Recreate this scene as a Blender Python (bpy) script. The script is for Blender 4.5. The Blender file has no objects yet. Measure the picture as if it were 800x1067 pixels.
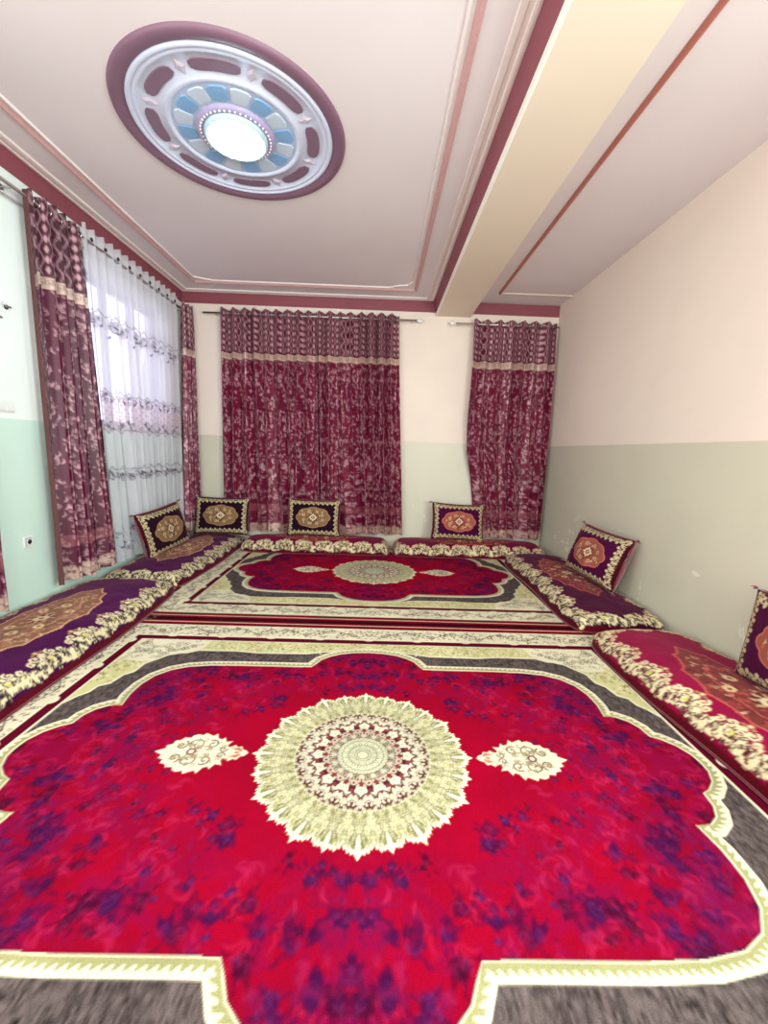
import bpy, bmesh, math, random
import numpy as np
from mathutils import Vector, Matrix
PI = math.pi
random.seed(7); RNG = np.random.default_rng(7)
scene = bpy.context.scene
COL = scene.collection

# ------------------------------------------------------------------ camera, light, exposure
CAM_H = 1.4
def make_camera():
    p, y, r = [math.radians(a) for a in (8.3786, .9789, 1.9494)]
    fw = Vector((math.sin(y)*math.cos(p), math.cos(y)*math.cos(p), -math.sin(p)))
    rt = Vector((math.cos(y), -math.sin(y), 0)); up = rt.cross(fw)
    r2 = rt*math.cos(r)+up*math.sin(r); u2 = -rt*math.sin(r)+up*math.cos(r)
    cd = bpy.data.cameras.new('camera'); c = bpy.data.objects.new('camera', cd); COL.objects.link(c)
    M = Matrix((r2, u2, -fw)).transposed().to_4x4(); M.translation = (0, 0, CAM_H)
    c.matrix_world = M
    cd.sensor_fit = 'HORIZONTAL'; cd.sensor_width = 36; cd.lens = 428.67/800*36
    cd.clip_start = .02
    scene.camera = c
make_camera()
scene.view_settings.view_transform = 'Standard'; scene.view_settings.look = 'None'
scene.view_settings.gamma = 1; scene.view_settings.use_curve_mapping = False
scene.view_settings.exposure = 0.3

def srgb(r, g, b):
    return tuple(((c/255)/12.92 if c/255 <= .04045 else ((c/255+.055)/1.055)**2.4) for c in (r, g, b))
w = bpy.data.worlds.new('world'); scene.world = w; w.use_nodes = True
bgn = w.node_tree.nodes['Background']
bgn.inputs['Color'].default_value = (.86, .84, 1.0, 1); bgn.inputs['Strength'].default_value = .8

def area(name, loc, target, sx, sy, power, col, spread=PI):
    l = bpy.data.lights.new(name, 'AREA'); l.shape = 'RECTANGLE'; l.size = sx; l.size_y = sy
    l.energy = power; l.color = col; l.spread = spread
    o = bpy.data.objects.new(name, l); COL.objects.link(o); o.location = loc
    o.rotation_euler = (Vector(target)-Vector(loc)).to_track_quat('-Z', 'Y').to_euler()
    return o
# room extents
XL, XR, YB, YF, ZC, ZF = -2.752, 2.431, 6.0, -1.6, 3.462, 3.313
BX0, BX1, BZ = .741, 1.203, 3.267
BAND = 1.548
LEFT_WIN = (4.0, 5.45, 1.56, 2.98)
# daylight from two left windows; the near and right panels are added fill
area('fill_light_near', (-.1, YF+.05, 1.75), (-.1, 3, 1.75), 4.2, 2.3, 125, (1.0, .965, .92))  # added soft fill behind the camera, no window known there
area('daylight_left_window', (XL-.35, 4.72, 2.3), (0, 4.72, 1.6), 1.7, 1.5, 7, (.93, .93, 1.0))
area('daylight_left_near_window', (XL+.04, .5, 1.75), (0, .8, 1.75), 1.7, 1.5, 42, (1.0, .95, .9))
area('cool_fill_light_right', (XR-.04, -.5, 1.9), (0, .6, 1.9), 1.7, 1.6, 155, (.82, 1.0, .96))  # added cool fill that brightens the left wall, no such source seen
l = bpy.data.lights.new('fill_disk_near', 'AREA'); l.shape = 'DISK'; l.size = .5; l.energy = 25; l.color = (1, .95, .9)  # added overhead fill behind the camera, no fixture seen there
lo = bpy.data.objects.new('fill_disk_near', l); COL.objects.link(lo); lo.location = (-.6, -.6, ZC-.1)

# ------------------------------------------------------------------ helpers
def tag(o, label=None, cat=None, group=None, kind=None):
    if label: o['label'] = label
    if cat: o['category'] = cat
    if group: o['group'] = group
    if kind: o['kind'] = kind
    return o
def empty(name, loc=(0, 0, 0), rot=(0, 0, 0)):
    o = bpy.data.objects.new(name, None); COL.objects.link(o); o.location = loc; o.rotation_euler = rot
    o.empty_display_size = .1
    return o
def obj_bm(name, bm, mat, parent=None, smooth=False):
    me = bpy.data.meshes.new(name); bm.normal_update(); bm.to_mesh(me); bm.free()
    return obj_me(name, me, mat, parent, smooth)
def obj_me(name, me, mat, parent=None, smooth=False):
    if smooth: me.polygons.foreach_set('use_smooth', np.ones(len(me.polygons), bool))
    if mat is not None and not me.materials: me.materials.append(mat)
    o = bpy.data.objects.new(name, me); COL.objects.link(o)
    if parent: o.parent = parent
    return o
def copy_tree(o, parent=None):
    c = o.copy(); COL.objects.link(c); c.parent = parent
    for ch in list(o.children): copy_tree(ch, c)
    return c
def box(bm, x0, x1, y0, y1, z0, z1, bev=0):
    vs = [bm.verts.new((x, y, z)) for z in (z0, z1) for y in (y0, y1) for x in (x0, x1)]
    F = [(0, 2, 3, 1), (4, 5, 7, 6), (0, 1, 5, 4), (2, 6, 7, 3), (0, 4, 6, 2), (1, 3, 7, 5)]
    fs = [bm.faces.new([vs[i] for i in f]) for f in F]
    if bev:
        es = list({e for f in fs for e in f.edges})
        bmesh.ops.bevel(bm, geom=es, offset=bev, segments=2, affect='EDGES')
def tube(bm, pts, r, n=12, caps=True):
    pts = [Vector(p) for p in pts]; rings = []
    rr = r if isinstance(r, (list, tuple)) else [r]*len(pts)
    for i, p in enumerate(pts):
        t = (pts[min(i+1, len(pts)-1)]-pts[max(i-1, 0)]).normalized()
        a = t.cross(Vector((0, 0, 1)))
        if a.length < .05: a = t.cross(Vector((1, 0, 0)))
        a.normalize(); b = t.cross(a).normalized()
        rings.append([bm.verts.new(p+(a*math.cos(2*PI*k/n)+b*math.sin(2*PI*k/n))*rr[i]) for k in range(n)])
    for A, B in zip(rings, rings[1:]):
        for k in range(n): bm.faces.new((A[k], A[(k+1) % n], B[(k+1) % n], B[k]))
    if caps:
        bm.faces.new(rings[0][::-1]); bm.faces.new(rings[-1])
def lathe(bm, prof, n=64, center=(0, 0, 0), a0=0, a1=2*PI, closed=True):
    """prof: list of (r, z)"""
    c = Vector(center); rings = []
    m = n if closed else n+1
    for k in range(m):
        a = a0+(a1-a0)*k/n
        rings.append([bm.verts.new(c+Vector((r*math.cos(a), r*math.sin(a), z))) for r, z in prof])
    for k in range(n if closed else n):
        A, B = rings[k], rings[(k+1) % m]
        for i in range(len(prof)-1):
            try: bm.faces.new((A[i], B[i], B[i+1], A[i+1]))
            except ValueError: pass
def grid_mesh(name, P, colors=None, closed=False):
    """P: (nv,nu,3) array, colors (nv,nu,4) linear"""
    nv, nu = P.shape[:2]
    me = bpy.data.meshes.new(name)
    idx = np.arange(nv*nu).reshape(nv, nu)
    q = np.stack([idx[:-1, :-1], idx[:-1, 1:], idx[1:, 1:], idx[1:, :-1]], -1).reshape(-1, 4)
    nf = len(q)
    me.vertices.add(nv*nu); me.vertices.foreach_set('co', P.reshape(-1).astype(np.float32))
    me.loops.add(nf*4); me.loops.foreach_set('vertex_index', q.reshape(-1).astype(np.int32))
    me.polygons.add(nf); me.polygons.foreach_set('loop_start', np.arange(0, nf*4, 4, dtype=np.int32))
    me.polygons.foreach_set('use_smooth', np.ones(nf, bool))
    me.update(calc_edges=True)
    if colors is not None:
        at = me.color_attributes.new('weave', 'FLOAT_COLOR', 'POINT')
        at.data.foreach_set('color', colors.reshape(-1).astype(np.float32))
    return me

# ------------------------------------------------------------------ materials
def newmat(name):
    m = bpy.data.materials.new(name); m.use_nodes = True
    nt = m.node_tree; b = nt.nodes['Principled BSDF']
    return m, nt, b
def noise(nt, scale, detail=3, rough=.55, vec=None, dist=0):
    n = nt.nodes.new('ShaderNodeTexNoise'); n.inputs['Scale'].default_value = scale
    n.inputs['Detail'].default_value = detail; n.inputs['Roughness'].default_value = rough
    n.inputs['Distortion'].default_value = dist
    if vec is None:
        tc = nt.nodes.new('ShaderNodeTexCoord'); vec = tc.outputs['Object']
    nt.links.new(vec, n.inputs['Vector']); return n
def ramp(nt, fac, stops):
    r = nt.nodes.new('ShaderNodeValToRGB'); e = r.color_ramp.elements
    while len(e) < len(stops): e.new(.5)
    for el, (p, c) in zip(e, stops):
        el.position = p; el.color = (*c, 1) if len(c) == 3 else c
    nt.links.new(fac, r.inputs[0]); return r
def mixc(nt, fac, a, b, mode='MIX'):
    m = nt.nodes.new('ShaderNodeMix'); m.data_type = 'RGBA'; m.blend_type = mode
    for sock, v in ((m.inputs[0], fac), (m.inputs[6], a), (m.inputs[7], b)):
        if isinstance(v, (int, float)): sock.default_value = v
        elif isinstance(v, tuple): sock.default_value = (*v, 1)
        else: nt.links.new(v, sock)
    return m.outputs[2]
def bump(nt, b, h, strength=.2, dist=.01):
    n = nt.nodes.new('ShaderNodeBump'); n.inputs['Strength'].default_value = strength; n.inputs['Distance'].default_value = dist
    nt.links.new(h, n.inputs['Height']); nt.links.new(n.outputs[0], b.inputs['Normal'])
def plain(name, col, rough=.5, metal=0, var=.06, scale=30, bmp=0, sheen=0):
    m, nt, b = newmat(name)
    n = noise(nt, scale)
    c2 = tuple(max(0, c*(1-var*2)) for c in col); c1 = tuple(min(1, c*(1+var)) for c in col)
    r = ramp(nt, n.outputs[0], [(.3, c2), (.7, c1)])
    nt.links.new(r.outputs[0], b.inputs['Base Color'])
    b.inputs['Roughness'].default_value = rough; b.inputs['Metallic'].default_value = metal
    if sheen: b.inputs['Sheen Weight'].default_value = sheen
    if bmp: bump(nt, b, n.outputs[0], bmp, .004)
    return m
def emis(name, col, s):
    m, nt, b = newmat(name)
    b.inputs['Emission Color'].default_value = (*col, 1); b.inputs['Emission Strength'].default_value = s
    b.inputs['Base Color'].default_value = (*col, 1)
    return m
def weave_mat(name, rough=.9, sheen=.3, pile=180, jitter=.25, bmp=.35, thread=None, height=.3, stretch=(1, 1, 1), spec=.15):
    """colour comes from the woven pattern in the mesh, alpha is the raised / lustrous thread"""
    m, nt, b = newmat(name)
    a = nt.nodes.new('ShaderNodeAttribute'); a.attribute_name = 'weave'
    tc = nt.nodes.new('ShaderNodeTexCoord'); mp = nt.nodes.new('ShaderNodeMapping')
    mp.inputs['Scale'].default_value = stretch; nt.links.new(tc.outputs['Object'], mp.inputs[0])
    n = noise(nt, pile, 4, .7, mp.outputs[0])
    g = ramp(nt, n.outputs[0], [(.25, (1-jitter,)*3), (.75, (1+jitter*.3,)*3)])
    n2 = noise(nt, 3, 2)
    g2 = ramp(nt, n2.outputs[0], [(.3, (.86,)*3), (.7, (1.06,)*3)])
    c = mixc(nt, 1.0, a.outputs['Color'], g.outputs[0], 'MULTIPLY'); c = mixc(nt, 1.0, c, g2.outputs[0], 'MULTIPLY')
    nt.links.new(c, b.inputs['Base Color'])
    b.inputs['Roughness'].default_value = rough
    b.inputs['Specular IOR Level'].default_value = spec
    b.inputs['Sheen Weight'].default_value = sheen; b.inputs['Sheen Roughness'].default_value = .45
    b.inputs['Sheen Tint'].default_value = (.9, .35, .5, 1)
    mm = nt.nodes.new('ShaderNodeMath'); mm.operation = 'MULTIPLY_ADD'
    nt.links.new(a.outputs['Alpha'], mm.inputs[0]); mm.inputs[1].default_value = height; nt.links.new(n.outputs[0], mm.inputs[2])
    bump(nt, b, mm.outputs[0], bmp, .006)
    if thread:
        r = nt.nodes.new('ShaderNodeMapRange'); nt.links.new(a.outputs['Alpha'], r.inputs[0])
        r.inputs[3].default_value = rough; r.inputs[4].default_value = thread[0]; nt.links.new(r.outputs[0], b.inputs['Roughness'])
        r = nt.nodes.new('ShaderNodeMapRange'); nt.links.new(a.outputs['Alpha'], r.inputs[0])
        r.inputs[4].default_value = thread[1]; nt.links.new(r.outputs[0], b.inputs['Metallic'])
    return m
def wall_mat(name, upper, lower, patches=True):
    m, nt, b = newmat(name)
    tc = nt.nodes.new('ShaderNodeTexCoord'); sep = nt.nodes.new('ShaderNodeSeparateXYZ')
    nt.links.new(tc.outputs['Object'], sep.inputs[0])
    n0 = noise(nt, 1.3, 2)
    mr = nt.nodes.new('ShaderNodeMapRange'); mr.interpolation_type = 'LINEAR'
    mr.inputs[1].default_value = BAND-.004; mr.inputs[2].default_value = BAND+.004
    nt.links.new(sep.outputs[2], mr.inputs[0])
    v = ramp(nt, n0.outputs[0], [(.3, (.95,)*3), (.7, (1.0,)*3)])
    low = lower
    if patches:
        n1 = noise(nt, 2.6, 5, .65, dist=.6)
        pr = ramp(nt, n1.outputs[0], [(.60, (0, 0, 0)), (.64, (1, 1, 1))])
        zr = nt.nodes.new('ShaderNodeMapRange'); zr.inputs[1].default_value = .75; zr.inputs[2].default_value = .55
        nt.links.new(sep.outputs[2], zr.inputs[0])
        mu = nt.nodes.new('ShaderNodeMath'); mu.operation = 'MULTIPLY'; nt.links.new(pr.outputs[0], mu.inputs[0]); nt.links.new(zr.outputs[0], mu.inputs[1])
        low = mixc(nt, mu.outputs[0], lower, srgb(236, 238, 228))
    c = mixc(nt, mr.outputs[0], low, upper)
    c = mixc(nt, 1.0, c, v.outputs[0], 'MULTIPLY')
    nt.links.new(c, b.inputs['Base Color'])
    rr = nt.nodes.new('ShaderNodeMapRange'); nt.links.new(mr.outputs[0], rr.inputs[0]); rr.inputs[3].default_value = .42; rr.inputs[4].default_value = .8
    nt.links.new(rr.outputs[0], b.inputs['Roughness'])
    n3 = noise(nt, 7, 4); bump(nt, b, n3.outputs[0], .12, .01)
    return m

M_wall = wall_mat('painted_wall', srgb(244, 230, 218), srgb(214, 212, 192))
M_wall_left_cool_light = wall_mat('wall_left_cool_light_tint', srgb(242, 250, 246), srgb(214, 240, 228))  # same sage paint, with cool greenish light put into the colour
M_ceil = plain('ceiling_paint', srgb(230, 219, 222), .8, var=.015, scale=1.2)
M_beam = plain('beam_paint', srgb(230, 214, 196), .8, var=.015, scale=1.5)
M_white_trim = plain('white_plaster_trim', srgb(240, 228, 226), .6, var=.02)
M_maroon = plain('maroon_trim_paint', srgb(142, 72, 84), .5, var=.03, scale=4)
M_mauve = plain('mauve_trim_paint', srgb(126, 92, 112), .5, var=.03, scale=4)
M_pink = plain('pink_moulding_paint', srgb(206, 160, 160), .5, var=.03)
M_rose = plain('terracotta_moulding_paint', srgb(186, 116, 106), .5, var=.03)
M_chrome = plain('brushed_steel', srgb(200, 196, 196), .28, 1, var=.05)
M_plastic = plain('white_plastic', srgb(238, 240, 238), .35, var=.01)
M_dark = plain('dark_plastic', srgb(28, 26, 30), .4)
M_frame = plain('window_frame_paint', srgb(190, 190, 214), .4, var=.03)
M_floor = plain('concrete_floor', srgb(120, 110, 105), .8, var=.1, scale=6)

# ------------------------------------------------------------------ raster canvas for woven patterns
def C3(*c): return np.array(srgb(*c))
def vnoise(h, w, cell, octv=3, seed=0, ar=1.0):
    rg = np.random.default_rng(seed); out = np.zeros((h, w)); amp = 1; tot = 0
    for o in range(octv):
        c = max(1.5, cell/2**o); cx = c*ar
        gh, gw = int(h/c)+3, int(w/cx)+3; g = rg.random((gh, gw))
        y = np.arange(h)/c; x = np.arange(w)/cx; yi = y.astype(int); xi = x.astype(int)
        fy = (y-yi)[:, None]; fx = (x-xi)[None]; fy = fy*fy*(3-2*fy); fx = fx*fx*(3-2*fx)
        a = g[yi][:, xi]; b_ = g[yi][:, xi+1]; c_ = g[yi+1][:, xi]; d = g[yi+1][:, xi+1]
        out += amp*((a*(1-fx)+b_*fx)*(1-fy)+(c_*(1-fx)+d*fx)*fy); tot += amp; amp *= .55
    return out/tot
class Canvas:
    """w x h metres raster, (0,0) lower left; rgb linear + thread mask in channel 3"""
    def __init__(s, w_, h_, res, col, a=0):
        s.W = int(round(w_*res)); s.H = int(round(h_*res)); s.r = res
        s.a = np.zeros((s.H, s.W, 4)); s.a[..., :3] = col; s.a[..., 3] = a
    def blend(s, y0, y1, x0, x1, m, col, t=None):
        v = s.a[y0:y1, x0:x1]; m = m[..., None]
        v[..., :3] += (col-v[..., :3])*m
        if t is not None: v[..., 3:] += (t-v[..., 3:])*m
    def poly(s, pts, col, alpha=1., t=1):
        p = np.asarray(pts, float)*s.r
        y0 = max(0, int(p[:, 1].min())); y1 = min(s.H, int(p[:, 1].max())+2)
        x0 = max(0, int(p[:, 0].min())); x1 = min(s.W, int(p[:, 0].max())+2)
        if y1 <= y0 or x1 <= x0: return
        q = np.roll(p, -1, 0); m = np.zeros((y1-y0, x1-x0))
        xs = np.arange(x0, x1)+.5
        for j in range(y0, y1):
            yy = j+.5; k = (p[:, 1] > yy) != (q[:, 1] > yy)
            if not k.any(): continue
            cr = np.sort(p[k, 0]+(yy-p[k, 1])/(q[k, 1]-p[k, 1])*(q[k, 0]-p[k, 0]))
            for a, b in zip(cr[::2], cr[1::2]): m[j-y0] += np.clip(xs-a+.5, 0, 1)*np.clip(b-xs+.5, 0, 1)
        s.blend(y0, y1, x0, x1, np.clip(m, 0, 1)*alpha, col, t)
    def stroke(s, pts, width, col, closed=False, alpha=1., t=1, taper=False):
        p = np.asarray(pts, float)*s.r
        if closed: p = np.vstack([p, p[:1]])
        n = len(p)-1
        W = max(width*s.r/2, .5); al = alpha*min(1, width*s.r)
        y0 = max(0, int(p[:, 1].min()-W-1)); y1 = min(s.H, int(p[:, 1].max()+W+2))
        x0 = max(0, int(p[:, 0].min()-W-1)); x1 = min(s.W, int(p[:, 0].max()+W+2))
        if y1 <= y0 or x1 <= x0: return
        m = np.zeros((y1-y0, x1-x0))
        for i in range(n):
            a, b = p[i], p[i+1]
            wi = W*(1-.75*i/n) if taper else W
            ya = max(y0, int(min(a[1], b[1])-wi-1)); yb = min(y1, int(max(a[1], b[1])+wi+2))
            xa = max(x0, int(min(a[0], b[0])-wi-1)); xb = min(x1, int(max(a[0], b[0])+wi+2))
            if yb <= ya or xb <= xa: continue
            Y, X = np.mgrid[ya:yb, xa:xb]+.5
            d = b-a; L = d@d+1e-9
            tt = np.clip(((X-a[0])*d[0]+(Y-a[1])*d[1])/L, 0, 1)
            dist = np.hypot(X-a[0]-tt*d[0], Y-a[1]-tt*d[1])
            v = m[ya-y0:yb-y0, xa-x0:xb-x0]
            np.maximum(v, np.clip(wi+.5-dist, 0, 1), out=v)
        s.blend(y0, y1, x0, x1, m*al, col, t)
    def disc(s, x, y, r, col, alpha=1., t=1, ry=None, soft=0):
        ry = ry or r; X0, Y0, R, RY = x*s.r, y*s.r, r*s.r, ry*s.r
        y0 = max(0, int(Y0-RY-2)); y1 = min(s.H, int(Y0+RY+2)); x0 = max(0, int(X0-R-2)); x1 = min(s.W, int(X0+R+2))
        if y1 <= y0 or x1 <= x0: return
        Y, X = np.mgrid[y0:y1, x0:x1]+.5
        d = np.hypot((X-X0)/R, (Y-Y0)/RY)
        m = np.clip((1-d)*min(R, RY)+.5, 0, 1) if not soft else np.clip((1-d)/soft, 0, 1)
        s.blend(y0, y1, x0, x1, m*alpha, col, t)
    def rect(s, x0, x1, y0, y1, col, t=0):
        v = s.a[max(0, int(round(y0*s.r))):int(round(y1*s.r)), max(0, int(round(x0*s.r))):int(round(x1*s.r))]
        v[..., :3] = col; v[..., 3] = t
    def sample(s, X, Y):
        fx = np.clip(X*s.r-.5, 0, s.W-1.001); fy = np.clip(Y*s.r-.5, 0, s.H-1.001)
        xi = fx.astype(int); yi = fy.astype(int); fx = (fx-xi)[..., None]; fy = (fy-yi)[..., None]
        xj = np.minimum(xi+1, s.W-1); yj = np.minimum(yi+1, s.H-1)
        A = s.a
        return (A[yi, xi]*(1-fx)+A[yi, xj]*fx)*(1-fy)+(A[yj, xi]*(1-fx)+A[yj, xj]*fx)*fy
    def soften(s, k=1):
        for _ in range(k):
            A = np.pad(s.a, ((1, 1), (1, 1), (0, 0)), 'edge')
            A = (A[:-2]+A[1:-1]*2+A[2:])/4; s.a = (A[:, :-2]+A[:, 1:-1]*2+A[:, 2:])/4
def spiral(x, y, r, ang, turns=1.3, flip=1, n=22):
    t = np.linspace(0, 1, n); a = ang+flip*t*turns*2*PI; rr = r*(1-t*.85)
    return np.stack([x+rr*np.cos(a), y+rr*np.sin(a)], -1)
def leaf(x, y, L, ang, w_=.3, bend=.2):
    t = np.linspace(0, 1, 9); half = np.sin(PI*t**.8)*w_*L/2; c = bend*L*np.sin(PI*t)
    P = np.concatenate([np.stack([t*L, c+half], -1), np.stack([t*L, c-half], -1)[::-1]])
    ca, sa = math.cos(ang), math.sin(ang)
    return P@np.array([[ca, sa], [-sa, ca]])+[x, y]
def flower(cv, x, y, r, c1, c2, n=6, rot=0, t=1):
    for k in range(n):
        a = rot+2*PI*k/n; cv.disc(x+.6*r*math.cos(a), y+.6*r*math.sin(a), .42*r, c1, t=t)
    cv.disc(x, y, .38*r, c2, t=t)

# ---- rug pattern (one quadrant, mirrored both ways)
CREAM, CREAM2, OLIVE = C3(226, 218, 188), C3(208, 204, 170), C3(122, 118, 74)
RED, DRED, DLINE = C3(152, 0, 36), C3(92, 2, 22), C3(46, 4, 16)
GOLD, GREY = C3(204, 198, 142), C3(98, 86, 84)
def rug_canvas(res=400):
    hx, hy = 2.0, 1.475
    cv = Canvas(hx, hy, res, DRED); rg = random.Random(3)
    X = (np.arange(cv.W)+.5)/res; Y = (np.arange(cv.H)+.5)/res; X, Y = np.meshgrid(X, Y)
    e = np.minimum(hx-X, hy-Y)
    def band(a, b, col, t=0):
        m = (e >= a) & (e < b); cv.a[m, :3] = col; cv.a[m, 3] = t
    band(0, .028, DLINE); band(.028, .055, RED*.8); band(.055, .068, CREAM2*.8, 1); band(.068, .105, RED*.7); band(.105, .118, DLINE)
    band(.118, .128, CREAM, 1); band(.128, .305, CREAM, 1); band(.305, .313, CREAM, 1); band(.313, .37, C3(92, 4, 32)); band(.37, .385, CREAM, 1)
    # scallops of the floral border over its dark lines
    def bcoord(u, v, side):   # u along border from centre, v distance from the outer edge
        return (u, hy-v) if side == 0 else (hx-v, u)
    for side, L in ((0, hx), (1, hy)):
        u = .0; k = 0
        while u < L-.1:
            for v in (.135, .305):
                x, y = bcoord(u, v, side); cv.disc(x, y, .036, CREAM, ry=.02 if side == 0 else .036)
            u += .36
        # vine
        t = np.linspace(0, L, int(L*60)); vv = .215+.045*np.sin(t*2*PI/.36)
        P = [bcoord(a, b, side) for a, b in zip(t, vv)]
        cv.stroke(P, .007, C3(96, 92, 64))
        for q in range(int(L*95)):
            xx, yy = bcoord(rg.uniform(0, L-.12), rg.uniform(.138, .296), side); c_ = [C3(84, 74, 66), C3(150, 146, 100), C3(116, 100, 84), C3(64, 50, 50), C3(170, 160, 130)][q % 5]
            if q % 2: cv.stroke(spiral(xx, yy, rg.uniform(.01, .02), rg.random()*6, .9, 1 if q % 4 == 1 else -1, 9), .0055, c_, alpha=.9)
            else: cv.poly(leaf(xx, yy, rg.uniform(.018, .034), rg.random()*6, .38), c_, .85)
        u = .02; k = 0
        while u < L-.1:
            sgn = 1 if k % 2 else -1
            x, y = bcoord(u+.09, .215-sgn*.03, side)
            cv.stroke(spiral(x, y, .032, rg.random()*6, 1.4, sgn), .006, C3(62, 52, 50))
            x, y = bcoord(u, .215+sgn*.0, side)
            if k % 2 == 0:
                for q in range(6):
                    cv.poly(leaf(x, y, .05, q*PI/3, .45, .1), C3(150, 146, 120))
                flower(cv, x, y, .028, CREAM, C3(120, 40, 50), 6); 
                cv.stroke(spiral(x, y, .05, 0, 1, 1, 26)*[1, 1], .004, C3(70, 60, 56))
            else:
                cv.disc(x, y, .02, C3(60, 44, 44)); cv.disc(x, y, .012, CREAM)
            for q in range(5):
                xx, yy = bcoord(u+rg.uniform(0, .18), rg.uniform(.15, .285), side)
                cv.poly(leaf(xx, yy, rg.uniform(.02, .04), rg.random()*6.3, .4), [C3(70, 62, 54), C3(150, 150, 96), C3(120, 70, 70), C3(90, 84, 70)][rg.randrange(4)], .8)
            u += .18; k += 1
    inner = e >= .385
    # grey long pile with the gold band and its floral corner
    g = vnoise(cv.H, cv.W, 10, 3, 5)[..., None]
    g2 = vnoise(cv.H, cv.W, 9, 3, 6, .35)[..., None]
    cv.a[inner, :3] = (GREY*np.clip(.25+.6*g+1.5*(g2-.35), .12, 2))[inner]; cv.a[inner, 3] = .2
    gold = [(0, 1.09), (1.615, 1.09), (1.615, .34), (1.585, .40), (1.55, .44), (1.54, .5), (1.49, .53), (1.47, .62), (1.43, .66), (1.42, .76), (1.36, .83), (1.31, .9), (1.22, .91), (1.16, .95), (.9, .955), (.75, .935), (.42, .94), (.3, .97), (0, 1.02)]
    cv.poly(gold, GOLD)
    for i in range(1500):
        x = rg.uniform(0, 1.61); y = rg.uniform(.54, 1.09)
        if y > .955 or x > 1.5 or (x > 1.42 and y > .7):
            cv.poly(leaf(x, y, .034, rg.random()*6.3, .3), [CREAM, C3(140, 134, 80), CREAM, C3(166, 160, 92)][i % 4], .9)
    fl = [(1.12, 1.09), (1.615, 1.09), (1.615, .86), (1.55, .8), (1.46, .78), (1.40, .8), (1.36, .86), (1.3, .88), (1.2, .93), (1.14, .99)]
    cv.poly(fl, CREAM)
    for i in range(90):
        x = rg.uniform(1.15, 1.6); y = rg.uniform(.84, 1.08)
        if x+y > 2.2: cv.stroke(spiral(x, y, .022, rg.random()*6, 1, 1 if i % 2 else -1, 12), .005, C3(92, 88, 70), alpha=.8)
    cv.stroke(gold[2:], .012, CREAM)
    # field outline
    q = [(0, .975), (.1, .968), (.19, .945), (.26, .905), (.31, .86), (.335, .81), (.36, .768), (.45, .765), (.8, .765), (1.0, .758), (1.13, .735), (1.22, .69), (1.28, .62), (1.31, .53), (1.315, .43), (1.30, .33), (1.36, .325), (1.41, .29), (1.44, .24), (1.45, .175), (1.49, .155), (1.54, .11), (1.57, .05), (1.575, -.01)]
    off = []
    for i, p in enumerate(q):
        a = np.array(q[max(i-1, 0)]); b = np.array(q[min(i+1, len(q)-1)]); d = (b-a)/np.linalg.norm(b-a)
        off.append((p[0]-d[1]*.022, p[1]+d[0]*.022))
    cv.stroke(off, .062, CREAM)
    cv.stroke(off, .030, C3(160, 158, 110))
    P = np.array(off); seg = np.r_[0, np.cumsum(np.linalg.norm(np.diff(P, axis=0), axis=1))]
    for k, s_ in enumerate(np.arange(.01, seg[-1], .03)):
        x = np.interp(s_, seg, P[:, 0]); y = np.interp(s_, seg, P[:, 1])
        x2 = np.interp(s_+.02, seg, P[:, 0]); y2 = np.interp(s_+.02, seg, P[:, 1]); a = math.atan2(y2-y, x2-x)
        cv.poly(leaf(x-.008*math.cos(a), y, .034, a+.6, .42, .15), CREAM)
    fld = Canvas(hx, hy, res, RED)
    n1 = vnoise(cv.H, cv.W, 90, 4, 11); n2 = vnoise(cv.H, cv.W, 26, 4, 12); n3 = vnoise(cv.H, cv.W, 13, 3, 13)
    rad = np.hypot(X/1.15, Y/.8); m = np.clip((rad-.55)/.35, 0, 1)
    far = np.clip((rad-.95)/.4, 0, 1)
    A = fld.a[..., :3]
    def mx(mask, col): A[...] += (col-A)*np.clip(mask, 0, 1)[..., None]
    mx(far*.8, C3(112, 0, 30))
    mx(m*np.clip((n2-.46)*5, 0, 1)*.75, C3(132, 4, 58))
    mx(m*np.clip((n3-.56)*6, 0, 1)*np.clip((n1-.35)*4, 0, 1)*.8, C3(168, 26, 72))
    mx(m*np.clip((n1-.50)*6, 0, 1)*np.clip((n3-.30)*3, 0, 1)*.8, C3(104, 10, 64))
    for i in range(150):
        x = rg.uniform(0, 1.6); y = rg.uniform(0, .98); r_ = math.hypot(x/1.15, y/.8)
        if r_ < .66: continue
        a = rg.random()*6.3
        for k in range(3): fld.poly(leaf(x, y, rg.uniform(.04, .08), a+rg.uniform(-1.2, 1.2), .22, .3), C3(176, 30, 76), .35, t=0)
    def rose(x, y, R, c):
        for k in range(9):
            a = rg.random()*6.3; d_ = R*rg.uniform(.1, .8)
            fld.poly(leaf(x+d_*math.cos(a), y+d_*math.sin(a), R*rg.uniform(.7, 1.1), a+rg.uniform(.8, 2.2), .7, .3), c, .5, t=0)
        for k in range(4):
            a = rg.random()*6.3; fld.stroke(spiral(x, y, R*rg.uniform(.3, .8), a, .45, 1, 8), .005, c*2.4+.01, alpha=.4, t=0)
        for k in range(3):
            a = rg.random()*6.3; fld.poly(leaf(x+R*.9*math.cos(a), y+R*.9*math.sin(a), R*.9, a, .35, .2), c, .5, t=0)
    for i in range(230):
        x = rg.uniform(0, 1.6); y = rg.uniform(0, .98); r_ = math.hypot(x/1.15, y/.8)
        if r_ < .62 or rg.random() > .8: continue
        rose(x, y, rg.choice((.016, .022, .03, .042)), [C3(52, 10, 62), C3(62, 2, 36), C3(70, 6, 50)][i % 3])
    for x, y, R in ((.16, .73, .05), (.05, .66, .03), (.27, .70, .035), (.10, .84, .045), (.2, .86, .03), (0, .8, .04), (.42, .66, .04), (.55, .70, .03), (.75, .62, .045), (1.0, .6, .045), (1.12, .42, .06), (1.3, .18, .05)):
        rose(x, y, R*1.1, C3(54, 6, 58))
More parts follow.
